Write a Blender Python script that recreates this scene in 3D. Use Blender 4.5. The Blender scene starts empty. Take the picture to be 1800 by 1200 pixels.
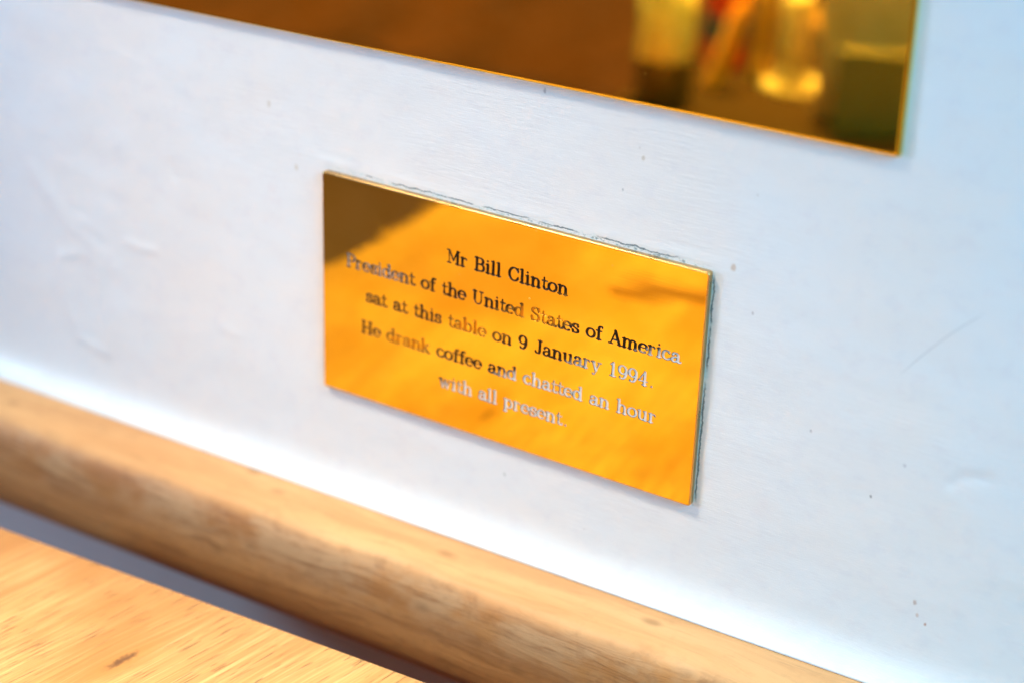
import bpy, bmesh, math, random
import numpy as np
from mathutils import Matrix, Vector, geometry

S = 0.0015            # one drawing unit (1/100 of the small plaque's width) in metres
sc = bpy.context.scene
COL = sc.collection

# ------------------------------------------------------------------ camera
YAW, PITCH, ROLL = (math.radians(a) for a in (-31.86764, -24.533902, 1.461244))
FPX = 3271.48
CAM = (253.0586, -322.6526, 198.3461)
cy, sy, cp, sp = math.cos(YAW), math.sin(YAW), math.cos(PITCH), math.sin(PITCH)
fw = Vector((sy * cp, cy * cp, sp))
rt = Vector((cy, -sy, 0.0))
up = rt.cross(fw)
rt, up = math.cos(ROLL) * rt + math.sin(ROLL) * up, -math.sin(ROLL) * rt + math.cos(ROLL) * up
cam = bpy.data.cameras.new('camera')
cam.sensor_width = 36.0
cam.lens = FPX / 1800 * 36.0
cam.clip_start = 0.02
cam.clip_end = 60
cam.dof.use_dof = True
cam.dof.focus_distance = 398 * S
cam.dof.aperture_fstop = 4.6
cam.dof.aperture_blades = 0
camo = bpy.data.objects.new('camera', cam)
COL.objects.link(camo)
camo.matrix_world = Matrix((
    (rt.x, up.x, -fw.x, CAM[0] * S),
    (rt.y, up.y, -fw.y, CAM[1] * S),
    (rt.z, up.z, -fw.z, CAM[2] * S),
    (0, 0, 0, 1)))
sc.camera = camo

# ------------------------------------------------------------------ light
world = bpy.data.worlds.new('World')
sc.world = world
world.use_nodes = True
wt = world.node_tree
bg = wt.nodes['Background']
# pale warm ceiling overhead, cooler daylight from the sides
_tc = wt.nodes.new('ShaderNodeTexCoord')
_sx = wt.nodes.new('ShaderNodeSeparateXYZ')
_rp = wt.nodes.new('ShaderNodeValToRGB')
wt.links.new(_tc.outputs['Generated'], _sx.inputs[0])
wt.links.new(_sx.outputs['Z'], _rp.inputs[0])
_rp.color_ramp.elements[0].position = 0.45
_rp.color_ramp.elements[0].color = (0.33, 0.47, 0.76, 1)
_rp.color_ramp.elements[1].position = 0.82
_rp.color_ramp.elements[1].color = (1.3, 1.1, 0.85, 1)
wt.links.new(_rp.outputs[0], bg.inputs['Color'])
bg.inputs['Strength'].default_value = 0.50


def area(name, loc, target, size, power, color, size_y=None, spread=None):
    l = bpy.data.lights.new(name, 'AREA')
    l.energy = power
    l.color = color
    l.size = size * S
    if spread:
        l.spread = math.radians(spread)
    if size_y:
        l.shape = 'RECTANGLE'
        l.size_y = size_y * S
    o = bpy.data.objects.new(name, l)
    COL.objects.link(o)
    p, t = Vector(loc) * S, Vector(target) * S
    o.location = p
    o.rotation_euler = (t - p).to_track_quat('-Z', 'Y').to_euler()
    return o


area('ceiling_lamp', (-185, -225, 530), (28, -140, -38), 80, 1.24, (1.0, 0.83, 0.62), spread=47)
area('tableware_fill', (-90, -470, 420), (-60, -410, -38), 60, 2.5, (1.0, 0.78, 0.50), spread=50)  # added warm fill for the mirrored tableware, no such lamp in view
area('window_right', (520, -190, 330), (170, 0, 100), 220, 7.6, (0.10, 0.58, 0.92))
area('window_left', (-760, -480, 110), (60, 0, 60), 120, 10.5, (0.33, 0.60, 0.92))

vs = sc.view_settings
sc.display_settings.display_device = 'sRGB'
vs.view_transform = 'Standard'
vs.look = 'None'
vs.exposure = 0.0
vs.gamma = 1.0
vs.use_curve_mapping = False

# ------------------------------------------------------------------ helpers


class NT:
    """tiny node-building helper"""

    def __init__(self, name):
        self.m = bpy.data.materials.new(name)
        self.m.use_nodes = True
        self.t = self.m.node_tree
        self.b = self.t.nodes['Principled BSDF']
        self.out = self.t.nodes['Material Output']
        tc = self.t.nodes.new('ShaderNodeTexCoord')
        v = self.t.nodes.new('ShaderNodeVectorMath')
        v.operation = 'SCALE'
        self.t.links.new(tc.outputs['Object'], v.inputs[0])
        v.inputs['Scale'].default_value = 1.0 / S
        self.pos = v.outputs[0]          # object coordinates in drawing units

    def put(self, sock, val):
        if isinstance(val, bpy.types.NodeSocket):
            self.t.links.new(val, sock)
        elif isinstance(val, (tuple, list)) and len(val) == 3 and sock.type == 'RGBA':
            sock.default_value = (*val, 1)
        else:
            sock.default_value = val

    def set(self, **kw):
        for k, v in kw.items():
            self.put(self.b.inputs[k.replace('_', ' ')], v)
        return self

    def math(self, op, a, b=0.0, c=0.0, clamp=False):
        n = self.t.nodes.new('ShaderNodeMath')
        n.operation = op
        n.use_clamp = clamp
        for i, v in enumerate((a, b, c)):
            self.put(n.inputs[i], v)
        return n.outputs[0]

    def xyz(self, v=None):
        n = self.t.nodes.new('ShaderNodeSeparateXYZ')
        self.put(n.inputs[0], v if v is not None else self.pos)
        return n.outputs

    def vec(self, x, y, z):
        n = self.t.nodes.new('ShaderNodeCombineXYZ')
        for i, v in enumerate((x, y, z)):
            self.put(n.inputs[i], v)
        return n.outputs[0]

    def scale(self, s, v=None, loc=(0, 0, 0), rot=(0, 0, 0)):
        n = self.t.nodes.new('ShaderNodeMapping')
        self.put(n.inputs['Vector'], v if v is not None else self.pos)
        n.inputs['Scale'].default_value = s
        n.inputs['Location'].default_value = loc
        n.inputs['Rotation'].default_value = rot
        return n.outputs[0]

    def noise(self, v, scale=1.0, detail=3.0, rough=0.5, dist=0.0, color=False):
        n = self.t.nodes.new('ShaderNodeTexNoise')
        self.put(n.inputs['Vector'], v)
        n.inputs['Scale'].default_value = scale
        n.inputs['Detail'].default_value = detail
        n.inputs['Roughness'].default_value = rough
        n.inputs['Distortion'].default_value = dist
        return n.outputs['Color' if color else 'Fac']

    def voronoi(self, v, scale=1.0, out='Distance', rand=1.0):
        n = self.t.nodes.new('ShaderNodeTexVoronoi')
        self.put(n.inputs['Vector'], v)
        n.inputs['Scale'].default_value = scale
        n.inputs['Randomness'].default_value = rand
        return n.outputs[out]

    def ramp(self, f, a, b, lo=0.0, hi=1.0, smooth=True):
        n = self.t.nodes.new('ShaderNodeMapRange')
        n.interpolation_type = 'SMOOTHSTEP' if smooth else 'LINEAR'
        n.clamp = True
        self.put(n.inputs['Value'], f)
        for k, v in (('From Min', a), ('From Max', b), ('To Min', lo), ('To Max', hi)):
            self.put(n.inputs[k], v)
        return n.outputs['Result']

    def mix(self, f, a, b):
        n = self.t.nodes.new('ShaderNodeMix')
        n.data_type = 'RGBA'
        self.put(n.inputs[0], f)
        self.put(n.inputs[6], a)
        self.put(n.inputs[7], b)
        return n.outputs[2]

    def bump(self, h, dist, strength=1.0, prev=None):
        n = self.t.nodes.new('ShaderNodeBump')
        self.put(n.inputs['Height'], h)
        n.inputs['Distance'].default_value = dist
        n.inputs['Strength'].default_value = strength
        if prev is not None:
            self.t.links.new(prev, n.inputs['Normal'])
        return n.outputs[0]

    def attr(self, name):
        n = self.t.nodes.new('ShaderNodeAttribute')
        n.attribute_name = name
        return n.outputs['Fac']


def make(name, verts, faces, mat, parent=None, loc=None, smooth=False, scale=S):
    me = bpy.data.meshes.new(name)
    me.from_pydata([tuple(c * scale for c in v) for v in verts], [], faces)
    me.update()
    if smooth:
        for p in me.polygons:
            p.use_smooth = True
    if mat:
        me.materials.append(mat)
    o = bpy.data.objects.new(name, me)
    COL.objects.link(o)
    if loc:
        o.location = Vector(loc) * S
    if parent:
        o.parent = parent
    return o


def from_bm(name, bm, mat, parent=None, loc=None, smooth=False):
    bmesh.ops.recalc_face_normals(bm, faces=bm.faces)
    me = bpy.data.meshes.new(name)
    bm.to_mesh(me)
    bm.free()
    me.transform(Matrix.Scale(S, 4))
    if smooth:
        for p in me.polygons:
            p.use_smooth = True
    me.materials.append(mat)
    o = bpy.data.objects.new(name, me)
    COL.objects.link(o)
    if loc:
        o.location = Vector(loc) * S
    if parent:
        o.parent = parent
    return o


def tag(o, label=None, category=None, group=None, kind=None):
    for k, v in (('label', label), ('category', category), ('group', group), ('kind', kind)):
        if v:
            o[k] = v
    return o


def empty(name, loc, rot=(0, 0, 0)):
    o = bpy.data.objects.new(name, None)
    o.empty_display_size = 0.02
    COL.objects.link(o)
    o.location = Vector(loc) * S
    o.rotation_euler = rot
    return o


def lathe(profile, seg=32):
    bm = bmesh.new()
    rings = []
    for r, z in profile:
        if r < 1e-6:
            rings.append([bm.verts.new((0, 0, z))])
        else:
            rings.append([bm.verts.new((r * math.cos(2 * math.pi * i / seg), r * math.sin(2 * math.pi * i / seg), z))
                          for i in range(seg)])
    for a, b in zip(rings, rings[1:]):
        for i in range(seg):
            j = (i + 1) % seg
            if len(a) == 1 and len(b) > 1:
                bm.faces.new((a[0], b[j], b[i]))
            elif len(b) == 1 and len(a) > 1:
                bm.faces.new((a[i], a[j], b[0]))
            elif len(a) > 1:
                bm.faces.new((a[i], a[j], b[j], b[i]))
    return bm


def box(x0, x1, y0, y1, z0, z1, bevel=0.0, seg=3):
    bm = bmesh.new()
    bmesh.ops.create_cube(bm, size=1)
    for v in bm.verts:
        v.co = Vector((x0 + (v.co.x + .5) * (x1 - x0), y0 + (v.co.y + .5) * (y1 - y0), z0 + (v.co.z + .5) * (z1 - z0)))
    if bevel:
        bmesh.ops.bevel(bm, geom=bm.edges[:], offset=bevel, segments=seg, profile=.6, affect='EDGES')
    return bm


rng = np.random.default_rng(7)


def value_noise(x, z, cell, seed):
    r = np.random.default_rng(seed)
    tab = r.random((256, 256))
    gx, gz = x / cell[0] + 100, z / cell[1] + 100
    ix, iz = np.floor(gx).astype(int), np.floor(gz).astype(int)
    fx, fz = gx - ix, gz - iz
    fx = fx * fx * (3 - 2 * fx)
    fz = fz * fz * (3 - 2 * fz)
    g = lambda a, b: tab[a % 256, b % 256]
    return (g(ix, iz) * (1 - fx) * (1 - fz) + g(ix + 1, iz) * fx * (1 - fz)
            + g(ix, iz + 1) * (1 - fx) * fz + g(ix + 1, iz + 1) * fx * fz) - .5


def seg_dist(x, z, a, b):
    ax, az = a
    dx, dz = b[0] - ax, b[1] - az
    t = np.clip(((x - ax) * dx + (z - az) * dz) / (dx * dx + dz * dz), 0, 1)
    return np.hypot(x - ax - t * dx, z - az - t * dz)


# ------------------------------------------------------------------ pixel -> wall point (used to place wear marks where the photo has them)


def wallpt(px, py):
    d = fw + ((px - 900) / FPX) * rt - ((py - 600) / FPX) * up
    t = -CAM[1] / d.y
    return (CAM[0] + t * d.x, CAM[2] + t * d.z)


PW, PH = 100.0, 54.97          # small plaque
PANG = 0.01335                 # it hangs a touch clockwise
COVE_TOP, COVE_BOT, COVE_OUT = -17.0, -28.6, 3.6

# ------------------------------------------------------------------ materials


def wall_paint():
    n = NT('white_gloss_paint')
    x, y, z = n.xyz()
    # ---- local frame of the small plaque
    c, s = math.cos(PANG), math.sin(PANG)
    u = n.math('SUBTRACT', n.math('MULTIPLY', x, c), n.math('MULTIPLY', z, s))
    v = n.math('ADD', n.math('MULTIPLY', x, s), n.math('MULTIPLY', z, c))
    wob = n.noise(n.vec(x, 0.0, z), 0.30, 4, .65)
    wob2 = n.noise(n.vec(x, 7.0, z), 1.1, 3, .7)
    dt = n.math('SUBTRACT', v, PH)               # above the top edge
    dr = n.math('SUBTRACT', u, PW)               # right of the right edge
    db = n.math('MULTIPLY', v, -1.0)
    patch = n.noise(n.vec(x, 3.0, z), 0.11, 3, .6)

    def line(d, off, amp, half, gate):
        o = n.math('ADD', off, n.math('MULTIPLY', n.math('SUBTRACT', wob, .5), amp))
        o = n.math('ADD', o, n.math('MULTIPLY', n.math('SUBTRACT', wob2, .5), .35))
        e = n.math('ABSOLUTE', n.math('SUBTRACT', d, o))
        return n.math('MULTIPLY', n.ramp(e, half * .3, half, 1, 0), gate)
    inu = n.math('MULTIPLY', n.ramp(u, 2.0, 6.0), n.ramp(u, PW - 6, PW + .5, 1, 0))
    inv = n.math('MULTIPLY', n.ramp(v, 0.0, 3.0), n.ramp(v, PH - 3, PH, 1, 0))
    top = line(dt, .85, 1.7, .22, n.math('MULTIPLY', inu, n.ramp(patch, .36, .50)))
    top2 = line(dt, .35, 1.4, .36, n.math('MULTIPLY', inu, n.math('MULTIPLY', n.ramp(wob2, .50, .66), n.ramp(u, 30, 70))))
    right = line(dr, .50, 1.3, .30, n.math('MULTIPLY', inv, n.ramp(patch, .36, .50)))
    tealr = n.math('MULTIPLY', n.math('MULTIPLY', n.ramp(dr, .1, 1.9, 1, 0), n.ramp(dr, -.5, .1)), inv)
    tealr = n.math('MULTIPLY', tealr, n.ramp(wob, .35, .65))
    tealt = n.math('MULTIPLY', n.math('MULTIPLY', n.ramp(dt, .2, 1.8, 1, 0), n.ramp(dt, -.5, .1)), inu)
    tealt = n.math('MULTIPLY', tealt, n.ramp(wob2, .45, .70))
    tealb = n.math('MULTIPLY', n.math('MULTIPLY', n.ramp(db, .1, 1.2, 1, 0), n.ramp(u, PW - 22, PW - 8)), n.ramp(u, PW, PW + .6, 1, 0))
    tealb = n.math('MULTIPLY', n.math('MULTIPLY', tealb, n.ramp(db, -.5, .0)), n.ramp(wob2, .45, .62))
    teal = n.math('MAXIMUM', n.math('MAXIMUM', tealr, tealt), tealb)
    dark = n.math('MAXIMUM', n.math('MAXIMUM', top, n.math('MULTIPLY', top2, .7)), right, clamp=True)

    tone = n.noise(n.scale((.022, .022, .028), loc=(1.7, 0, 4.2)), 1.0, 4, .6)
    base = n.mix(n.ramp(tone, .32, .68), (.83, .82, .80), (.79, .83, .85))
    mott = n.noise(n.scale((.16, .16, .22)), 1.0, 5, .65)
    base = n.mix(n.math('MULTIPLY', n.ramp(mott, .48, .72), .35), base, (.72, .72, .76))
    # rubbed patches and thin dirt
    smear = n.ramp(n.noise(n.scale((.05, .05, .22)), 1.0, 5, .6), .60, .80)
    base = n.mix(n.math('MULTIPLY', smear, .10), base, (.55, .57, .60))
    # specks
    sp = n.voronoi(n.vec(x, 0.0, z), .085)
    spk = n.ramp(sp, .012, .034, 1, 0)
    base = n.mix(n.math('MULTIPLY', spk, .45), base, (.35, .32, .28))
    for (px, py, r, col, k) in ((1608, 1058, .55, (.45, .25, .16), .55), (1626, 1097, .40, (.45, .23, .15), .8),
                                (1530, 872, .32, (.12, .12, .14), .8), (1289, 471, .80, (.52, .38, .25), .6),
                                (1323, 551, .35, (.3, .3, .34), .5), (1612, 1080, .5, (.5, .3, .2), .5),
                                (520, 295, .7, (.55, .48, .35), .5), (472, 183, .8, (.55, .48, .35), .45),
                                (1131, 278, .5, (.5, .42, .3), .5), (1095, 333, .35, (.3, .3, .3), .5),
                                (888, 832, .5, (.45, .47, .45), .6), (1425, 757, .4, (.3, .3, .33), .5),
                                (1590, 818, .45, (.4, .4, .45), .5), (958, 160, .5, (.35, .36, .38), .7)):
        wx, wz = wallpt(px, py)
        d = n.math('SQRT', n.math('ADD', n.math('POWER', n.math('SUBTRACT', x, wx), 2.0),
                                  n.math('POWER', n.math('MULTIPLY', n.math('SUBTRACT', z, wz), .7), 2.0)))
        d = n.math('ADD', d, n.math('MULTIPLY', n.math('SUBTRACT', wob2, .5), .7))
        base = n.mix(n.math('MULTIPLY', n.ramp(d, r * .35, r, 1, 0), k), base, col)
    # one long hair-line scratch right of the plaque (bowed)
    (ax, az), (bx, bz) = wallpt(1572, 668), wallpt(1738, 548)
    L = math.hypot(bx - ax, bz - az)
    ux, uz = (bx - ax) / L, (bz - az) / L
    al = n.math('ADD', n.math('MULTIPLY', n.math('SUBTRACT', x, ax), ux), n.math('MULTIPLY', n.math('SUBTRACT', z, az), uz))
    ac = n.math('SUBTRACT', n.math('MULTIPLY', n.math('SUBTRACT', z, az), ux), n.math('MULTIPLY', n.math('SUBTRACT', x, ax), uz))
    q = n.math('DIVIDE', al, L)
    bow = n.math('MULTIPLY', n.math('MULTIPLY', q, n.math('SUBTRACT', 1.0, q)), 3.2)
    ac = n.math('ABSOLUTE', n.math('SUBTRACT', ac, bow))
    scr = n.math('MULTIPLY', n.ramp(ac, .03, .17, 1, 0), n.math('MULTIPLY', n.ramp(q, 0, .25), n.ramp(q, .85, 1, 1, 0)))
    base = n.mix(n.math('MULTIPLY', scr, .45), base, (.40, .41, .44))
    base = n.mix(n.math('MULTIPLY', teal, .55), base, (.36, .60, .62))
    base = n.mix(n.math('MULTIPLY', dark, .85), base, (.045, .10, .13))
    base = n.mix(n.ramp(z, -46, -44, 1, 0), base, (.58, .54, .51))       # shade below the rail, painted into the wall colour
    rough = n.ramp(n.noise(n.scale((.06, .06, .12)), 1.0, 4), .3, .7, .30, .46)
    n.set(Base_Color=base, Roughness=rough, Specular_IOR_Level=.45)
    # brush marks along the panel, orange peel, fine grit
    brush = n.noise(n.scale((.16, .3, 1.5), rot=(0, .06, 0)), 1.0, 4, .62, .6)
    region = n.ramp(n.noise(n.scale((.018, .018, .03), loc=(3, 0, 1)), 1.0, 2), .38, .66, .25, 1.0)
    lump = n.noise(n.scale((.07, .07, .10)), 1.0, 3, .5)
    b1 = n.bump(n.math('MULTIPLY', brush, region), .095 * S)
    b2 = n.bump(lump, .35 * S, .8, b1)
    grit = n.noise(n.scale((1, 1, 1)), 2.4, 2, .6)
    b3 = n.bump(grit, .03 * S, 1.0, b2)
    n.set(Normal=b3)
    return n.m


def brass(name, big=False):
    n = NT(name)
    x, y, z = n.xyz()
    fine = n.noise(n.scale((.05, 1, 2.2), rot=(0, .25, 0)), 1.0, 4, .7)
    cloud = n.noise(n.scale((.07, .07, .09)), 1.0, 4, .6)
    spots = n.ramp(n.voronoi(n.vec(x, 0, z), .12), .015, .045, 1, 0)
    col = n.mix(n.ramp(cloud, .35, .7), (.94, .69, .07), (.90, .63, .05))
    col = n.mix(n.math('MULTIPLY', spots, .5), col, (.95, .80, .45))
    rough = n.math('ADD', n.ramp(cloud, .35, .75, .012, .035), n.math('MULTIPLY', spots, .25))
    # finger smears and dried polish: soft-edged duller patches
    smr = n.ramp(n.noise(n.scale((.045, .05, .065), loc=(6, 0, 3)), 1.0, 5, .62, .8), .42, .72)
    rough = n.math('ADD', rough, n.math('MULTIPLY', smr, .012 if big else .05))
    n.set(Base_Color=col, Metallic=1.0, Roughness=rough)
    wave = n.noise(n.scale((.030, .03, .045), loc=(11, 0, 5) if big else (2, 0, 9)), 1.0, 2, .5)
    b = n.bump(wave, (.05 if big else .12) * S)
    # hairline polishing scratches
    b = n.bump(fine, (.0004 if big else .0012) * S, 1.0, b)
    n.set(Normal=b)
    return n.m


def engraving():
    """dark wax in the grooves: plain at the top, a gold reflection painted into one
    diagonal band, a white reflection painted in below another"""
    n = NT('engraving_wax_and_shine')
    x, y, z = n.xyz()
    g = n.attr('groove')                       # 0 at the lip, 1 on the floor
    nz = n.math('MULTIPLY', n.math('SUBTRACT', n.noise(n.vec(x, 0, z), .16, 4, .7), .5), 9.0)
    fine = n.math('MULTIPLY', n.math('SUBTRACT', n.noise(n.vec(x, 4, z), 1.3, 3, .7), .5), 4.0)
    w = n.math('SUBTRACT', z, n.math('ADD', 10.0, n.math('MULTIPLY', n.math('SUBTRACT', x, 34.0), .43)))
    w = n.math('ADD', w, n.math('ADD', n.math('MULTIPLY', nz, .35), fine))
    white = n.ramp(w, -1.5, 2.2, 1, 0)  # white reflection painted into the lower right letters
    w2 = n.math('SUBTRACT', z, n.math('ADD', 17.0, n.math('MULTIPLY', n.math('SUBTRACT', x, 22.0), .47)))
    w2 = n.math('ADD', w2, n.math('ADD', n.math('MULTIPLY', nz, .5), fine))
    gold_shine = n.math('MULTIPLY', n.ramp(w2, -4.5, -1.5), n.ramp(w2, 1.5, 4.5, 1, 0))  # gold band of reflected light painted into the letter colour
    # a second pale highlight, painted in at the start of the second line
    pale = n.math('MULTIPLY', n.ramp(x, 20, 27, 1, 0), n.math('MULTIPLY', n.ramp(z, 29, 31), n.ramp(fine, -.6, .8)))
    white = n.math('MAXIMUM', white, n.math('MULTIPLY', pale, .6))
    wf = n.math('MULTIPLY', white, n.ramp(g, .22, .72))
    left_brown = n.ramp(x, 12, 62, .75, 0)             # browner towards the left
    wax = n.mix(n.math('MULTIPLY', left_brown, n.ramp(z, 42, 26)), (.014, .007, .003), (.13, .045, .008))
    col = n.mix(n.math('MULTIPLY', gold_shine, n.ramp(g, .15, .7, .10, .85)), wax, (.70, .34, .035))
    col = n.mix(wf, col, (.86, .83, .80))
    n.set(Base_Color=col, Metallic=n.math('MULTIPLY', gold_shine, n.math('SUBTRACT', 1.0, wf)),
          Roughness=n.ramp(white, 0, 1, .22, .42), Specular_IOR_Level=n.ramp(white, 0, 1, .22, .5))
    return n.m


def wood_table():
    n = NT('oiled_oak_top')
    p = n.scale((1, 1, 1), rot=(0, 0, math.radians(8)))
    kx, ky = 0.3, -75.5                         # the knot
    x, y, z = n.xyz(p)
    # let the grain flow round the knot
    dx = n.math('SUBTRACT', x, kx * math.cos(math.radians(8)) - ky * math.sin(math.radians(8)))
    dy = n.math('SUBTRACT', y, kx * math.sin(math.radians(8)) + ky * math.cos(math.radians(8)))
    r2 = n.math('ADD', n.math('MULTIPLY', dx, dx), n.math('MULTIPLY', n.math('MULTIPLY', dy, dy), .12))
    fall = n.math('DIVIDE', 1.0, n.math('ADD', 1.0, n.math('MULTIPLY', r2, .10)))
    xx = n.math('SUBTRACT', x, n.math('MULTIPLY', dx, n.math('MULTIPLY', fall, .75)))
    v = n.vec(xx, y, z)
    warp = n.noise(n.scale((.03, .006, .05), v), 1.0, 2)
    xw = n.math('ADD', xx, n.math('MULTIPLY', n.math('SUBTRACT', warp, .5), 7.0))
    vw = n.vec(xw, y, z)
    broad = n.noise(n.scale((.12, .008, .2), vw), 1.0, 4, .6)
    mid = n.noise(n.scale((1.05, .016, .9), vw), 1.0, 5, .66)
    lite = n.noise(n.scale((1.5, .022, .9), vw, loc=(9, 4, 0)), 1.0, 3, .6)
    tone = n.noise(n.scale((.020, .014, .02), loc=(3.3, 1.2, 0)), 1.0, 3, .55)
    fine = n.noise(n.scale((3.2, .045, 3), vw), 1.0, 3, .6)
    pore = n.noise(n.scale((2.3, .09, 2), vw, loc=(5, 2, 0)), 1.0, 2, .5)
    col = n.mix(n.ramp(broad, .3, .7), (.52, .235, .072), (.68, .335, .12))
    col = n.mix(n.math('MULTIPLY', n.ramp(mid, .42, .70), .65), col, (.79, .455, .165))
    col = n.mix(n.math('MULTIPLY', n.ramp(fine, .48, .68), .6), col, (.46, .21, .06))
    col = n.mix(n.math('MULTIPLY', n.ramp(lite, .53, .68), .6), col, (.83, .52, .22))
    col = n.mix(n.ramp(tone, .40, .64, 0, .72), col, (.47, .19, .045))
    pm = n.math('MULTIPLY', n.ramp(pore, .61, .68), n.ramp(broad, .36, .54))
    col = n.mix(n.math('MULTIPLY', pm, .8), col, (.22, .10, .035))
    kn = n.math('SQRT', n.math('ADD', n.math('MULTIPLY', n.math('MULTIPLY', dx, dx), 1.4),
                               n.math('MULTIPLY', n.math('MULTIPLY', dy, dy), .10)))
    kn = n.math('ADD', kn, n.math('MULTIPLY', n.math('SUBTRACT', n.noise(p, .8, 3), .5), 2.2))
    col = n.mix(n.math('MULTIPLY', n.ramp(kn, .6, 4.4, 1, 0), .6), col, (.50, .22, .05))
    col = n.mix(n.math('MULTIPLY', n.ramp(kn, .2, 2.0, 1, 0), .85), col, (.13, .05, .02))
    n.set(Base_Color=col, Roughness=n.ramp(mid, .3, .7, .36, .5), Specular_IOR_Level=.35)
    b = n.bump(n.math('SUBTRACT', mid, n.math('MULTIPLY', pm, 1.2)), .10 * S)
    n.set(Normal=b)
    return n.m


def wood_rail():
    n = NT('weathered_oak_rail')
    x, y, z = n.xyz()
    # the section unrolled so that the grain runs along the rail
    sv = n.math('SUBTRACT', z, y)
    warp = n.noise(n.scale((.012, .05, .05)), 1.0, 3)
    s2 = n.math('ADD', sv, n.math('MULTIPLY', n.math('SUBTRACT', warp, .5), 14.0))
    v = n.vec(x, s2, 0.0)
    broad = n.noise(n.scale((.011, .13, 1), v), 1.0, 4, .62)
    streak = n.noise(n.scale((.035, .70, 1), v), 1.0, 6, .72)
    fine = n.noise(n.scale((.12, 3.0, 1), v), 1.0, 4, .7)
    blo2 = n.noise(n.scale((.16, .22, .22), loc=(1, 0, 7)), 1.0, 5, .7)
    blot = n.noise(n.scale((.055, .075, .075), loc=(4, 0, 2)), 1.0, 4, .65)
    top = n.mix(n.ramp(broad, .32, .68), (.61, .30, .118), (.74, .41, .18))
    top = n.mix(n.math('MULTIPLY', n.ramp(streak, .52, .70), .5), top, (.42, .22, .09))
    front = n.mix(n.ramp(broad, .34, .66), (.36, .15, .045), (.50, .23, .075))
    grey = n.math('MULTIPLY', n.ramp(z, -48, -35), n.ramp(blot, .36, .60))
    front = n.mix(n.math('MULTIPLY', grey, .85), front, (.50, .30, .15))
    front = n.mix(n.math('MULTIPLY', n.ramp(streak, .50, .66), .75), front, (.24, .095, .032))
    front = n.mix(n.math('MULTIPLY', n.ramp(fine, .52, .70), .45), front, (.21, .082, .026))
    # the sawn front meets the planed top along a wandering live edge
    wav = n.noise(n.vec(n.math('MULTIPLY', x, .022), 3.0, 0.0), 1.0, 2)
    edge = n.math('ADD', z, n.math('MULTIPLY', n.math('SUBTRACT', wav, .5), 6.0))
    edge = n.math('ADD', edge, n.math('MULTIPLY', n.math('SUBTRACT', streak, .5), 2.5))
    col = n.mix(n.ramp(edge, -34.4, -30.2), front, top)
    dk = n.math('MULTIPLY', n.ramp(n.math('ABSOLUTE', n.math('SUBTRACT', edge, -32.6)), .1, 1.2, 1, 0), n.ramp(blot, .42, .60))
    col = n.mix(n.math('MULTIPLY', dk, .22), col, (.22, .11, .05))
    col = n.mix(n.math('MULTIPLY', n.ramp(blo2, .50, .70), n.ramp(edge, -32.6, -31.0, .45, .12)), col, (.27, .12, .045))
    # small dark knots and bruises
    kn = n.voronoi(n.scale((.045, .10, .10), n.vec(x, sv, 0.0)), 1.0)
    col = n.mix(n.math('MULTIPLY', n.ramp(kn, .02, .17, 1, 0), .45), col, (.17, .075, .025))
    n.set(Base_Color=col, Roughness=.5, Specular_IOR_Level=.3)
    n.set(Normal=n.bump(n.math('ADD', streak, n.math('MULTIPLY', fine, .4)), .22 * S))
    return n.m


def plain(name, col, rough=.5, metal=0.0, vary=.25, scale=.12, **kw):
    n = NT(name)
    f = n.noise(n.scale((scale,) * 3), 1.0, 4, .6)
    dark = tuple(c * (1 - vary) for c in col)
    n.set(Base_Color=n.mix(n.ramp(f, .3, .7), dark, col), Roughness=n.ramp(f, .3, .7, rough * .85, min(1, rough * 1.15)),
          Metallic=metal, **kw)
    return n.m


def floor_boards():
    n = NT('dark_floor_boards')
    x, y, z = n.xyz()
    bx = n.math('DIVIDE', x, 90.0)
    cell = n.math('FLOOR', bx)
    fr = n.math('FRACT', bx)
    gap = n.math('MAXIMUM', n.ramp(fr, 0, .03, 1, 0), n.ramp(fr, .97, 1.0))
    tint = n.noise(n.vec(n.math('MULTIPLY', cell, 7.3), 0, 0), 1.0, 0)
    gr = n.noise(n.scale((.03, .003, 1)), 1.0, 5, .65)
    col = n.mix(n.ramp(gr, .36, .64), (.30, .060, .010), (.82, .20, .035))
    col = n.mix(n.math('MULTIPLY', tint, .5), col, (.48, .10, .016))
    col = n.mix(gap, col, (.03, .012, .005))
    n.set(Base_Color=col, Roughness=.4)
    return n.m


M_WALL = wall_paint()
M_BRASS = brass('polished_brass')
M_BRASS_BIG = brass('polished_brass_large', True)
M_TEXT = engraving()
M_EDGE = plain('warm_tinted_brass_edge', (.95, .56, .20), .30, 1.0, .15)  # warm reflected light tinted into the rim colour
M_TABLE = wood_table()
M_RAIL = wood_rail()
M_FLOOR = floor_boards()

# ------------------------------------------------------------------ floor
fz = -38 - 500
make('floor', [(-3000, -4000, fz), (3000, -4000, fz), (3000, 20, fz), (-3000, 20, fz)], [(0, 1, 2, 3)], M_FLOOR)['kind'] = 'structure'

# ------------------------------------------------------------------ wall panel (thick, flaring out to the rail)


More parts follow.
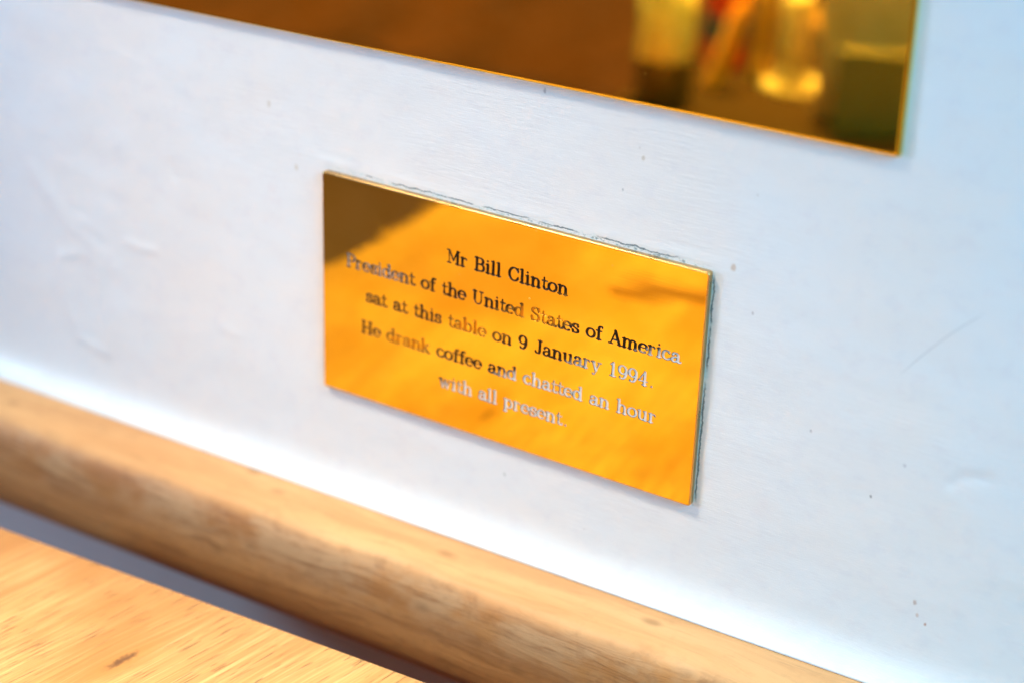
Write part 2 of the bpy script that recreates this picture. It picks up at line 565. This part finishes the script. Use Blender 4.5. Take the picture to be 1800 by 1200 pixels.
def build_wall():
    xs = np.concatenate([np.linspace(-900, -141, 24), np.arange(-140, 200.1, .8), np.linspace(201, 900, 24)])
    zs = np.concatenate([np.array([fz, fz * .6, -160, -90]), np.linspace(-70, -36, 8), np.linspace(-30.5, COVE_BOT, 3),
                         np.linspace(COVE_BOT + .4, COVE_TOP, 22), np.arange(COVE_TOP + .8, 124, .8), np.linspace(126, 900, 24)])
    X, Z = np.meshgrid(xs, zs, indexing='ij')
    Y = np.zeros_like(X)
    # hand-made unevenness
    h = .50 * value_noise(X, Z, (70, 50), 1) + .13 * value_noise(X, Z, (19, 14), 2) + .03 * value_noise(X, Z, (7, 4), 3)

    def ridge(pts, w, a):
        d = np.full_like(X, 1e9)
        for p, q in zip(pts, pts[1:]):
            d = np.minimum(d, seg_dist(X, Z, p, q))
        return a * np.exp(-(d / w) ** 2)
    W = wallpt
    h += ridge([W(108, 455), W(118, 530), W(140, 590), W(180, 618)], 1.5, .26)
    h += ridge([W(108, 448), W(150, 445), W(172, 470), W(182, 560), W(190, 620)], 1.5, .20)
    h += ridge([W(140, 385), W(180, 412)], 1.4, .12)
    h += ridge([W(225, 425), W(250, 437), W(272, 440)], 1.2, .2)
    h += ridge([W(395, 575), W(418, 590)], 1.2, .15)
    h += ridge([W(300, 290), W(308, 310)], 1.4, -.2)
    h += ridge([W(1672, 850), W(1690, 838), W(1735, 842)], 1.1, -.22)
    h += ridge([W(60, 300), W(110, 380), W(200, 470)], 2.8, .2)
    # paint build-up round the plaque
    c, s = math.cos(PANG), math.sin(PANG)
    U, V = c * X - s * Z, s * X + c * Z
    ex = np.maximum(np.maximum(-U, U - PW), np.maximum(-V, V - PH))
    h += .22 * np.exp(-((ex - 1.9) / .9) ** 2) * (.5 + value_noise(X, Z, (4, 4), 8))
    h = h * (Z > COVE_BOT - .5) * np.clip((Z - COVE_BOT) / 6, 0, 1)
    Y -= h
    # the paint sweeps forward onto the rail
    t = np.clip((COVE_TOP - Z) / (COVE_TOP - COVE_BOT), 0, 1)
    cove = COVE_OUT * t ** 3.2
    Y -= np.where(Z >= COVE_BOT - .01, cove, COVE_OUT * np.clip(1 - (COVE_BOT - Z) / 1.2, 0, 1))
    nx, nz = X.shape
    verts = np.stack([X, Y, Z], -1).reshape(-1, 3)
    faces = []
    for i in range(nx - 1):
        b = i * nz
        for j in range(nz - 1):
            faces.append((b + j, b + nz + j, b + nz + j + 1, b + j + 1))
    nv = len(verts)
    # back and rim so that the panel has thickness
    back = [(-900, 12, fz), (900, 12, fz), (900, 12, 900), (-900, 12, 900)]
    verts = [tuple(v) for v in verts] + back
    faces.append((nv, nv + 3, nv + 2, nv + 1))
    lo, ro = [j for j in range(nz)], [(nx - 1) * nz + j for j in range(nz)]
    faces.append(tuple([nv + 3, nv] + lo))
    faces.append(tuple([nv + 1, nv + 2] + ro[::-1]))
    faces.append(tuple([nv + 2, nv + 3] + [i * nz + nz - 1 for i in range(nx)]))
    faces.append(tuple([nv, nv + 1] + [i * nz for i in range(nx - 1, -1, -1)]))
    o = make('wall', verts, faces, M_WALL, smooth=True)
    return tag(o, 'white painted panel with scuffs and brush marks behind the two brass plates', 'wall')


build_wall()

# ------------------------------------------------------------------ wooden rail under the panel
RAIL = [(.6, -58.5), (.6, -28.9), (-3.3, -28.75), (-5, -28.8), (-9, -29.1), (-13, -29.7), (-15.8, -30.8), (-17.6, -32.6), (-18.7, -35),
        (-19.3, -38), (-19.7, -43), (-19.8, -49), (-19.4, -53.5), (-18.4, -56.4), (-16.6, -58.2), (-14, -58.9)]


def build_rail():
    xs = np.concatenate([np.linspace(-700, -150, 18), np.arange(-145, 205, 2.5), np.linspace(210, 700, 18)])
    verts, faces = [], []
    m = len(RAIL)
    for i, x in enumerate(xs):
        a = float(value_noise(np.array([x]), np.array([0.]), (26, 1), 21)[0])
        b = float(value_noise(np.array([x]), np.array([5.]), (55, 1), 22)[0])
        for k, (y, z) in enumerate(RAIL):
            d = 0.0
            if 4 <= k <= 14:
                d = 1.0 * a * math.sin(math.pi * (k - 3) / 12) + .5 * b
            verts.append((x, y - d * .8, z + (d * .9 if 4 < k < 9 else 0)))
    for i in range(len(xs) - 1):
        for k in range(m):
            l = (k + 1) % m
            faces.append((i * m + k, i * m + l, (i + 1) * m + l, (i + 1) * m + k))
    faces.append(tuple(range(m)))
    faces.append(tuple(range((len(xs) - 1) * m, len(xs) * m))[::-1])
    o = make('wooden_rail', verts, faces, M_RAIL, smooth=True)
    bm = bmesh.new()
    bm.from_mesh(o.data)
    bmesh.ops.recalc_face_normals(bm, faces=bm.faces)
    bm.to_mesh(o.data)
    bm.free()
    return tag(o, 'thick rounded rail of worn brown wood running below the white panel', 'rail')


build_rail()

# ------------------------------------------------------------------ table
TL, TR, BR_, BL_ = (-101.5, -51.0), (330, -32.5), (318, -620), (-119, -620)
TZ, TT = -38.0, 19.0


def build_table():
    root = empty('table', (110, -330, fz))
    tag(root, 'pale oak table with a knot in its top, its end close to the rail', 'table')
    bm = bmesh.new()
    lo = [bm.verts.new((x, y, TZ - TT)) for x, y in (BL_, BR_, TR, TL)]
    hi = [bm.verts.new((x, y, TZ)) for x, y in (BL_, BR_, TR, TL)]
    bm.faces.new(lo[::-1])
    bm.faces.new(hi)
    for i in range(4):
        j = (i + 1) % 4
        bm.faces.new((lo[i], lo[j], hi[j], hi[i]))
    bmesh.ops.bevel(bm, geom=bm.edges[:], offset=1.1, segments=3, profile=.6, affect='EDGES')
    o = from_bm('tabletop', bm, M_TABLE)
    o.parent = root
    o.matrix_parent_inverse = Matrix.Translation(-Vector((110, -330, fz)) * S)
    legm = plain('table_leg_oak', (.45, .25, .1), .5)
    for x, y in ((-75, -85), (290, -75), (285, -580), (-80, -580)):
        l = from_bm('leg', box(x - 20, x + 20, y - 20, y + 20, fz, TZ - TT - .3, 2), legm)
        l.parent = root
        l.matrix_parent_inverse = Matrix.Translation(-Vector((110, -330, fz)) * S)


build_table()

# ------------------------------------------------------------------ brass plates


def rounded_rect(w, h, r, n=6):
    out = []
    for cx, cz, a0 in ((w - r, h - r, 0), (r, h - r, 90), (r, r, 180), (w - r, r, 270)):
        for i in range(n + 1):
            a = math.radians(a0 + 90 * i / n)
            out.append((cx + r * math.cos(a), cz + r * math.sin(a)))
    return out                                   # counter-clockwise seen from -Y ... x right, z up


def inset(loop, w, h, r, d):
    return rounded_rect_off(w, h, r, d)


def rounded_rect_off(w, h, r, d, n=6):
    rr = max(r - d, .02)
    return [(x + d, z + d) for x, z in rounded_rect(w - 2 * d, h - 2 * d, rr, n)]


def plate_shell(w, h, r, thick, bev, dome=.0):
    """side wall and rounded front edge as vertex rings; returns verts, faces and the last ring (front face border)"""
    rings = [(0, 0.0), (0, thick - bev)]
    for i in range(1, 6):
        a = math.pi / 2 * i / 5
        rings.append((bev * (1 - math.cos(a)), thick - bev + bev * math.sin(a)))
    if dome:
        rings.append((bev + 1.2, thick + dome * .8))
        rings.append((bev + 2.6, thick + dome))
    verts, faces, prev = [], [], None
    for d, t in rings:
        start = len(verts)
        loop = rounded_rect_off(w, h, r, d)
        verts += [(x, -t, z) for x, z in loop]
        cur = list(range(start, len(verts)))
        if prev:
            m = len(cur)
            for i in range(m):
                j = (i + 1) % m
                faces.append((prev[i], prev[j], cur[j], cur[i]))
        else:
            faces.append(tuple(cur[::-1]))
        prev = cur
    return verts, faces, prev


# ---- lettering: a slab-serif engraver's alphabet drawn as strokes (cap height 100)
s_, t_ = 11.0, 6.1


def L(x0, y0, x1, y1, r0=s_, r1=None):
    return [(x0, y0, r0, x1, y1, r0 if r1 is None else r1)]


def P(pts, thin=t_, thick=s_, n=8):
    """Catmull-Rom stroke, thick where it runs vertically"""
    out, q = [], [pts[0]] + list(pts) + [pts[-1]]
    path = []
    for i in range(1, len(q) - 2):
        a, b, c, d = (np.array(k, float) for k in q[i - 1:i + 3])
        for j in range(n):
            u = j / n
            path.append(.5 * ((2 * b) + (c - a) * u + (2 * a - 5 * b + 4 * c - d) * u * u + (3 * b - a - 3 * c + d) * u ** 3))
    path.append(np.array(pts[-1], float))
    rad = []
    for i in range(len(path)):
        d = path[min(i + 1, len(path) - 1)] - path[max(i - 1, 0)]
        k = abs(d[1]) / (np.hypot(*d) + 1e-9)
        rad.append(thin + (thick - thin) * k ** 1.3)
    for i in range(len(path) - 1):
        out.append((*path[i], rad[i], *path[i + 1], rad[i + 1]))
    return out


def A(cx, cy, rx, ry, a0, a1, thin=t_, thick=s_):
    k = max(4, int(abs(a1 - a0) / 14))
    pts = [(cx + rx * math.cos(math.radians(a0 + (a1 - a0) * i / k)), cy + ry * math.sin(math.radians(a0 + (a1 - a0) * i / k)),
            thin + (thick - thin) * abs(math.cos(math.radians(a0 + (a1 - a0) * i / k))) ** 1.2) for i in range(k + 1)]
    return [(*p, *q) for p, q in zip(pts, pts[1:])]


def F(x, y, a, b=None):
    return L(x - a, y, x + (a if b is None else b), y, t_)


def D(x, y, r):
    return [(x, y, r, x + .01, y, r)]


lo, xh, hi = 4.2, 63.8, 95.8
bowl_r = A(46, 34, 24, 29.8, 0, 360)
GL = {
    'M': (112, L(22, lo, 22, hi, 5) + L(90, lo, 90, hi) + L(24, hi, 56, 26, 6.8) + L(88, hi, 56, 26, t_) + F(22, lo, 14) + F(90, lo, 15) + F(20, hi, 13, 3) + F(92, hi, 3, 13)),
    'r': (68, L(22, lo, 22, xh) + F(22, xh, 14, 0) + F(22, lo, 14, 16) + P([(23, 40), (30, 56), (44, 64), (54, 58)], t_, 5) + D(53, 56, 7)),
    'B': (92, L(24, lo, 24, hi) + F(24, hi, 16, 26) + F(24, lo, 16, 30) + L(24, 52, 54, 52, t_) + A(50, 74, 23, 21.8, 90, -90) + A(54, 28, 26, 24, 90, -90)),
    'i': (48, L(24, lo, 24, xh) + F(24, xh, 14, 0) + F(24, lo, 15) + D(23, 89, 8.4)),
    'l': (48, L(24, lo, 24, hi) + F(24, hi, 14, 0) + F(24, lo, 15)),
    'C': (94, A(51, 50, 37, 46, 38, 322) + L(81, 68, 81, 95, t_) + P([(80, 22), (82, 32)], t_, t_)),
    'n': (88, L(22, lo, 22, xh) + F(22, xh, 14, 0) + F(22, lo, 14) + A(45, 42, 21, 22, 178, 0) + L(66, 42, 66, lo) + F(66, lo, 13)),
    't': (56, L(25, 86, 25, 20, 6.8) + A(40, 20, 15, 15.8, 180, 320) + L(10, xh, 48, xh, t_)),
    'o': (78, A(39, 34, 29, 29.8, 0, 360)),
    'P': (86, L(24, lo, 24, hi) + F(24, hi, 16, 26) + F(24, lo, 16) + L(24, 46, 50, 46, t_) + A(50, 71, 27, 24.8, 90, -90)),
    'e': (74, A(38, 34, 28, 29.8, 0, 306) + L(14, 37, 64, 37, 5.2)),
    's': (66, P([(52, 50), (46, 62), (30, 64), (16, 55), (19, 43), (35, 35), (51, 26), (53, 12), (38, 4), (21, 6), (13, 19)]) + L(53, 48, 53, 64, t_) + L(12, 4, 12, 20, t_)),
    'd': (84, A(36, 34, 25, 29.8, 0, 360) + L(62, lo, 62, hi) + F(62, hi, 14, 0) + F(62, lo, 0, 14)),
    'f': (56, L(27, lo, 27, 78) + A(42, 80, 15, 16, 180, 55) + D(52, 88, 6.4) + L(9, xh, 48, xh, t_) + F(27, lo, 15, 18)),
    'h': (88, L(22, lo, 22, hi) + F(22, hi, 14, 0) + F(22, lo, 14) + A(45, 42, 21, 22, 178, 0) + L(66, 42, 66, lo) + F(66, lo, 13)),
    'U': (102, L(24, hi, 24, 34) + A(50, 34, 26, 30, 180, 360, t_, 6) + L(76, 34, 76, hi, 5) + F(24, hi, 15) + F(76, hi, 14)),
    'S': (82, P([(67, 72), (60, 90), (40, 96), (20, 86), (19, 68), (38, 55), (60, 44), (68, 26), (58, 8), (38, 4), (20, 12), (13, 30)]) + L(68, 72, 68, 95, t_) + L(12, 5, 12, 30, t_)),
    'a': (78, P([(17, 52), (25, 62), (40, 64), (53, 55), (55, 40)]) + D(18, 51, 6.4) + L(55, 44, 55, 16) + P([(55, 18), (58, 7), (67, 4), (75, 9)], t_, s_) + P([(55, 39), (34, 36), (16, 28), (14, 14), (26, 4), (42, 8), (55, 20)])),
    'A': (102, L(18, lo, 50, hi, t_) + L(50, hi, 84, lo, s_) + L(29, 34, 72, 34, t_) + F(18, lo, 14) + F(84, lo, 14)),
    'm': (128, L(22, lo, 22, xh) + F(22, xh, 14, 0) + F(22, lo, 13) + A(43, 42, 20, 22, 178, 0) + L(63, 42, 63, lo) + F(63, lo, 12) + A(84, 42, 20, 22, 178, 0) + L(104, 42, 104, lo) + F(104, lo, 13)),
    'c': (70, A(38, 34, 28, 29.8, 52, 318) + D(55, 52, 7)),
    'b': (84, L(20, lo, 20, hi) + F(20, hi, 14, 0) + A(46, 34, 25, 29.8, 0, 360) + L(20, lo, 12, lo, t_)),
    '9': (80, A(38, 67, 26, 29, 0, 360) + P([(64, 66), (63, 40), (52, 14), (36, 4), (20, 8)]) + D(20, 15, 7)),
    'J': (70, L(46, hi, 46, 28) + P([(46, 30), (42, 10), (28, 4), (14, 10)]) + D(14, 18, 7.4) + F(46, hi, 16)),
    'u': (88, L(22, xh, 22, 25) + F(22, xh, 14, 0) + A(43, 25, 21, 21, 180, 345) + L(64, xh, 64, lo) + F(64, xh, 14, 0) + F(64, lo, 0, 14)),
    'y': (82, L(18, xh, 41, 6) + L(66, xh, 40, 4, t_) + P([(40, 4), (32, -18), (20, -26)], t_, 5) + D(17, -20, 7) + F(18, xh, 13) + F(66, xh, 12)),
    '1': (78, L(40, lo, 40, hi) + L(40, hi, 22, 84, t_ + .6) + F(40, lo, 20)),
    '4': (80, L(52, hi, 52, lo) + L(50, hi, 10, 32, t_) + L(10, 31, 72, 31, t_) + F(52, lo, 15)),
    '.': (48, D(30, 9, 9)),
    'H': (108, L(24, lo, 24, hi) + L(82, lo, 82, hi) + L(24, 50, 82, 50, t_) + F(24, lo, 15) + F(24, hi, 15) + F(82, lo, 15) + F(82, hi, 15)),
    'k': (86, L(20, lo, 20, hi) + F(20, hi, 14, 0) + F(20, lo, 13) + L(20, 27, 60, xh, t_) + L(36, 41, 64, lo) + F(60, xh, 12) + F(65, lo, 13)),
    'w': (108, L(16, xh, 35, 6) + L(35, 6, 53, 60, t_) + L(53, 60, 71, 6) + L(71, 6, 90, xh, t_) + F(16, xh, 13) + F(90, xh, 12)),
    'p': (84, L(20, -25, 20, xh) + F(20, xh, 14, 0) + F(20, -25, 14) + A(46, 34, 25, 29.8, 0, 360)),
}
GSTEP = 2.0


def glyph_mesh(ch):
    """marching squares over the stroke field: inside polygons, depth values and the outline segments"""
    segs = np.array(GL[ch][1], float)
    x0, x1 = min(segs[:, 0].min(), segs[:, 3].min()) - 12, max(segs[:, 0].max(), segs[:, 3].max()) + 12
    y0, y1 = min(segs[:, 1].min(), segs[:, 4].min()) - 12, max(segs[:, 1].max(), segs[:, 4].max()) + 12
    gx, gy = np.arange(x0, x1, GSTEP), np.arange(y0, y1, GSTEP)
    X, Y = np.meshgrid(gx, gy, indexing='ij')
    f = np.full(X.shape, -1e9)
    for ax, ay, r0, bx, by, r1 in segs:
        dx, dy = bx - ax, by - ay
        t = np.clip(((X - ax) * dx + (Y - ay) * dy) / (dx * dx + dy * dy + 1e-12), 0, 1)
        f = np.maximum(f, r0 + (r1 - r0) * t - np.hypot(X - ax - t * dx, Y - ay - t * dy))
    f[np.abs(f) < .12] = .12
    verts, depth, idx, faces, outline = [], [], {}, [], []

    def vert(key, x, y, d):
        if key not in idx:
            idx[key] = len(verts)
            verts.append((x, y))
            depth.append(d)
        return idx[key]
    nx, ny = f.shape
    for i in range(nx - 1):
        for j in range(ny - 1):
            cs = [(i, j), (i + 1, j), (i + 1, j + 1), (i, j + 1)]
            fv = [f[c] for c in cs]
            ins = [v > 0 for v in fv]
            if not any(ins):
                continue
            poly, cross = [], []
            for k in range(4):
                a, b = cs[k], cs[(k + 1) % 4]
                if ins[k]:
                    poly.append(vert(('c', a), gx[a[0]], gy[a[1]], f[a]))
                if ins[k] != ins[(k + 1) % 4]:
                    u = fv[k] / (fv[k] - fv[(k + 1) % 4])
                    key = ('e',) + tuple(sorted((a, b)))
                    p = vert(key, gx[a[0]] + u * (gx[b[0]] - gx[a[0]]), gy[a[1]] + u * (gy[b[1]] - gy[a[1]]), 0.0)
                    poly.append(p)
                    cross.append(p)
            if len(poly) >= 3:
                faces.append(tuple(poly))
            if len(cross) == 2:
                outline.append((cross[0], cross[1]))
            elif len(cross) == 4:
                outline += [(cross[0], cross[1]), (cross[2], cross[3])]
    return verts, depth, faces, outline, segs


GC = {}


def glyph(ch):
    if ch not in GC:
        GC[ch] = glyph_mesh(ch)
    return GC[ch]


LINES = [
    ('Mr Bill Clinton', 41.05, 35.1, 66.9),
    ('President of the United States of America', 33.0, 6.9, 95.3),
    ('sat at this table on 9 January 1994.', 25.45, 12.6, 88.9),
    ('He drank coffee and chatted an hour', 17.2, 11.3, 90.2),
    ('with all present.', 9.75, 33.5, 68.2),
]
CAP = 3.32
SPACE = 56


def layout(text, u0, u1):
    k = CAP / 100
    first, last = glyph(text[0])[0], glyph(text[-1])[0]
    l0 = min(v[0] for v in first) * k
    adv = sum((SPACE if c == ' ' else GL[c][0]) for c in text[:-1]) * k
    natural = adv + max(v[0] for v in last) * k - l0
    track = ((u1 - u0) - natural) / (len(text) - 1)
    x, out = u0 - l0, []
    for c in text:
        if c != ' ':
            out.append((c, x))
        x += (SPACE if c == ' ' else GL[c][0]) * k + track
    return out


def build_plaque():
    thick, bev = 1.6, .34
    root = empty('engraved_plaque', (0, 0, 0), (0, PANG, 0))
    tag(root, 'small polished brass plaque engraved with five lines of text', 'plaque')
    verts, faces, border = plate_shell(PW, PH, .7, thick, bev)
    # front face with the grooves cut out of it
    cv = [(verts[i][0], verts[i][2]) for i in border]
    nb = len(cv)
    ce = [(i, (i + 1) % nb) for i in range(nb)]
    k = CAP / 100
    placed = []
    for text, v0, u0, u1 in LINES:
        gl = layout(text, u0, u1)
        tv, tf, td = [], [], []
        for c, x in gl:
            gv, gd, gf, go, segs = glyph(c)
            base = len(tv)
            for (a, b), d in zip(gv, gd):
                q = min(max(d, 0) / 6.0, 1.0)
                tv.append((x + a * k, -thick + .19 * (1 - (1 - q) ** 2), v0 + b * k))
                td.append(q)
            tf += [tuple(base + i for i in p) for p in gf]
            m, b0 = {}, len(cv)
            for e in go:
                for i in e:
                    if i not in m:
                        m[i] = len(cv)
                        cv.append((x + gv[i][0] * k, v0 + gv[i][1] * k))
            ce += [(m[a], m[b]) for a, b in go]
            placed.append((x, v0, segs))
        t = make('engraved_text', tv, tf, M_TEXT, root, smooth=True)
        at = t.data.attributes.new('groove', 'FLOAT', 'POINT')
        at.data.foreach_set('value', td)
    # triangulate the face round the outlines and drop the triangles that lie inside a stroke
    K = 10.0
    rv, re, rf, _, _, _ = geometry.delaunay_2d_cdt([Vector((a * K, b * K)) for a, b in cv], ce, [], 0, 1e-6)
    P2 = np.array([(v[0] / K, v[1] / K) for v in rv])
    T = np.array([list(f) for f in rf])
    cen = P2[T].mean(1)
    inside = np.zeros(len(T), bool)
    for x, v0, segs in placed:
        gx, gy = (cen[:, 0] - x) / k, (cen[:, 1] - v0) / k
        near = np.where((gx > -25) & (gx < 150) & (gy > -50) & (gy < 120))[0]
        if not len(near):
            continue
        qx, qy = gx[near], gy[near]
        f = np.full(len(near), -1e9)
        for ax, ay, r0, bx, by, r1 in segs:
            dx, dy = bx - ax, by - ay
            tt = np.clip(((qx - ax) * dx + (qy - ay) * dy) / (dx * dx + dy * dy + 1e-12), 0, 1)
            f = np.maximum(f, r0 + (r1 - r0) * tt - np.hypot(qx - ax - tt * dx, qy - ay - tt * dy))
        inside[near] |= f > 0
    base = len(verts)
    verts += [(a, -thick, b) for a, b in P2]
    for tri in T[~inside]:
        a, b, c = (int(i) for i in tri)
        # counter-clockwise in x-z faces -Y
        ar = (P2[b] - P2[a])[0] * (P2[c] - P2[a])[1] - (P2[b] - P2[a])[1] * (P2[c] - P2[a])[0]
        faces.append((base + a, base + b, base + c) if ar > 0 else (base + a, base + c, base + b))
    plate = make('plate', verts, faces, M_BRASS, root)
    plate.data.materials.append(M_EDGE)
    for p in plate.data.polygons:
        rim = p.index < len(faces) - int((~inside).sum())
        p.use_smooth = rim
        p.material_index = 1 if rim else 0
    return root


build_plaque()


def build_big_plate():
    w, h = 260.0, 150.0
    x1, z0 = 138.0534, 85.94
    verts, faces, border = plate_shell(w, h, .4, 1.6, .75)
    faces.append(tuple(border))
    o = make('brass_plate', verts, faces, M_BRASS_BIG, None, (x1 - w, 0, z0))
    for p in o.data.polygons[:-1]:
        p.use_smooth = True
    return tag(o, 'large plain brass plate above the engraved plaque, mirroring tableware', 'plate')


build_big_plate()

# ------------------------------------------------------------------ things on the table behind the camera's aim, seen mirrored in the large plate
M_GLASS = plain('amber_jar_glass', (.13, .06, .025), .25)
M_LABEL = plain('cream_label', (.88, .60, .30), .6)
M_RED = plain('red_plastic', (.85, .07, .04), .4)
M_BLUE = plain('blue_paper', (.06, .07, .22), .6)
M_ORANGE = plain('orange_lacquer', (.95, .34, .01), .45)
M_WAX = plain('ivory_wax', (.95, .80, .66), .45, Subsurface_Weight=.0)
M_PEWTER = plain('pale_pewter', (.90, .72, .55), .5, .1)
M_OLIVE = plain('olive_card', (.145, .105, .06), .8)
M_TAN = plain('tan_card', (.62, .37, .34), .8)
M_DARK = plain('dark_walnut', (.030, .012, .005), .8, Specular_IOR_Level=.15)

tray = from_bm('serving_tray', box(-72, 72, -94, 94, .2, 4.0, 1.2), M_DARK, None, (-40, -412, TZ))
tag(tray, 'dark walnut tray mirrored along the lower edge of the large brass plate', 'tray')
TZ2 = TZ + 4.05

jar = empty('sauce_jar', (-92, -350, TZ2))
tag(jar, 'amber jar with a cream label, leftmost in the large plate reflection', 'jar')
from_bm('glass', lathe([(0, 0), (10, 0), (11.5, 2), (11.5, 56), (8, 62), (8, 66), (0, 66)]), M_GLASS, jar, smooth=True)
from_bm('label', lathe([(11.55, 21), (11.9, 21.2), (11.9, 54), (11.55, 54.2)]), M_LABEL, jar, smooth=True)
from_bm('lid', lathe([(8.4, 61), (8.9, 61.3), (8.9, 69), (8.4, 70), (0, 70)]), plain('gold_lid', (.85, .6, .2), .3, 1.0), jar, smooth=True)

bot = empty('red_bottle', (-98, -420, TZ2))
tag(bot, 'red squeeze bottle mirrored behind the orange pencil in the large plate', 'bottle')
from_bm('body', lathe([(0, 0), (9, 0), (10, 2), (10, 40), (9.5, 46), (4, 56), (4, 60), (0, 60)]), M_RED, bot, smooth=True)
from_bm('band', lathe([(10.05, 12), (10.3, 12.2), (10.3, 24), (10.05, 24.2)]), M_BLUE, bot, smooth=True)

pen = from_bm('pencil', lathe([(0, 0), (3.6, 0), (3.9, .5), (3.9, 34), (1.1, 44), (0, 45)], 12), M_ORANGE, None, (-87, -384, TZ2 + 1.3))
pen.rotation_mode = 'QUATERNION'
pen.rotation_quaternion = Vector((0, 0, 1)).rotation_difference(Vector((.30, -.14, .94)).normalized())
tag(pen, 'thick orange pencil leaning over, mirrored mid right in the large plate', 'pencil')

mill = empty('pepper_mill', (-74, -408, TZ2))
tag(mill, 'slim gilded pepper mill mirrored between the orange pencil and the candlestick', 'pepper mill')
from_bm('body', lathe([(0, 0), (4.6, 0), (5, 1), (3.2, 6), (2.8, 18), (4.2, 30), (3, 36), (0, 36)]), plain('gilded_wood', (.62, .34, .05), .35), mill, smooth=True)
from_bm('knob', lathe([(0, 36.1), (3.4, 36.1), (4.4, 39), (3.8, 43), (1.5, 45.5), (0, 46)]), plain('gold_knob', (.80, .52, .10), .3), mill, smooth=True)

can = empty('candlestick', (-58, -405, TZ2))
tag(can, 'pale candlestick with a wide foot, mirrored right of the orange pencil', 'candlestick')
from_bm('foot', lathe([(0, 0), (12.5, 0), (13, 1), (12.4, 3), (8, 5.5), (4.5, 8), (3.6, 12), (5.5, 14), (0, 14)]), M_PEWTER, can, smooth=True)
from_bm('candle', lathe([(0, 14.1), (5.6, 14.1), (6.2, 16), (6.2, 40), (5, 42.5), (0, 42)]), M_WAX, can, smooth=True)

cas = from_bm('menu_holder', box(-17, 17, -5, 5, 0, 36, 1.5), M_OLIVE, None, (-3, -362, TZ2))
cas.rotation_euler = (0, 0, math.radians(-23))
tag(cas, 'olive menu holder mirrored at the right end of the large plate', 'menu holder')

crd = from_bm('card_box', box(-24, 24, -5, 5, 0, 92, 1.0), M_TAN, None, (-14, -388, TZ2))
crd.rotation_euler = (0, 0, math.radians(-23))
tag(crd, 'tall tan card box mirrored behind the olive menu holder', 'box')

ch = from_bm('bench_back', box(-150, 190, -14, 14, 0, 560, 8), M_DARK, None, (30, -700, fz))
tag(ch, 'dark bench back mirrored behind the candlestick and the red bottle', 'bench')

cst = from_bm('shadow_bar', box(-26, 40, -5, 5, 0, 1.2, .5), plain('shadow_bar_brown', (.34, .13, .03), .5), None, (8, -184, TZ + .05))  # added bar standing in for a soft shadow on the table
cst.rotation_euler = (0, 0, math.radians(-20))
tag(cst, 'brown bar added on the table as a soft shadow streak mirrored in the small plaque', 'shadow stand-in')

stool = empty('stool', (-520, -690, fz))
tag(stool, 'low stool with a grey brown cushion, the dark corner mirrored in the small plaque', 'stool')
M_CUSH = plain('grey_brown_cloth', (.30, .105, .12), .8)
cu = from_bm('cushion', box(-190, 190, -210, 210, 280, 312, 8), M_CUSH, stool)
for sx in (-1, 1):
    for sy in (-1, 1):
        from_bm('leg', box(sx * 160 - 14, sx * 160 + 14, sy * 180 - 14, sy * 180 + 14, 0, 279.6, 2), M_DARK, stool)
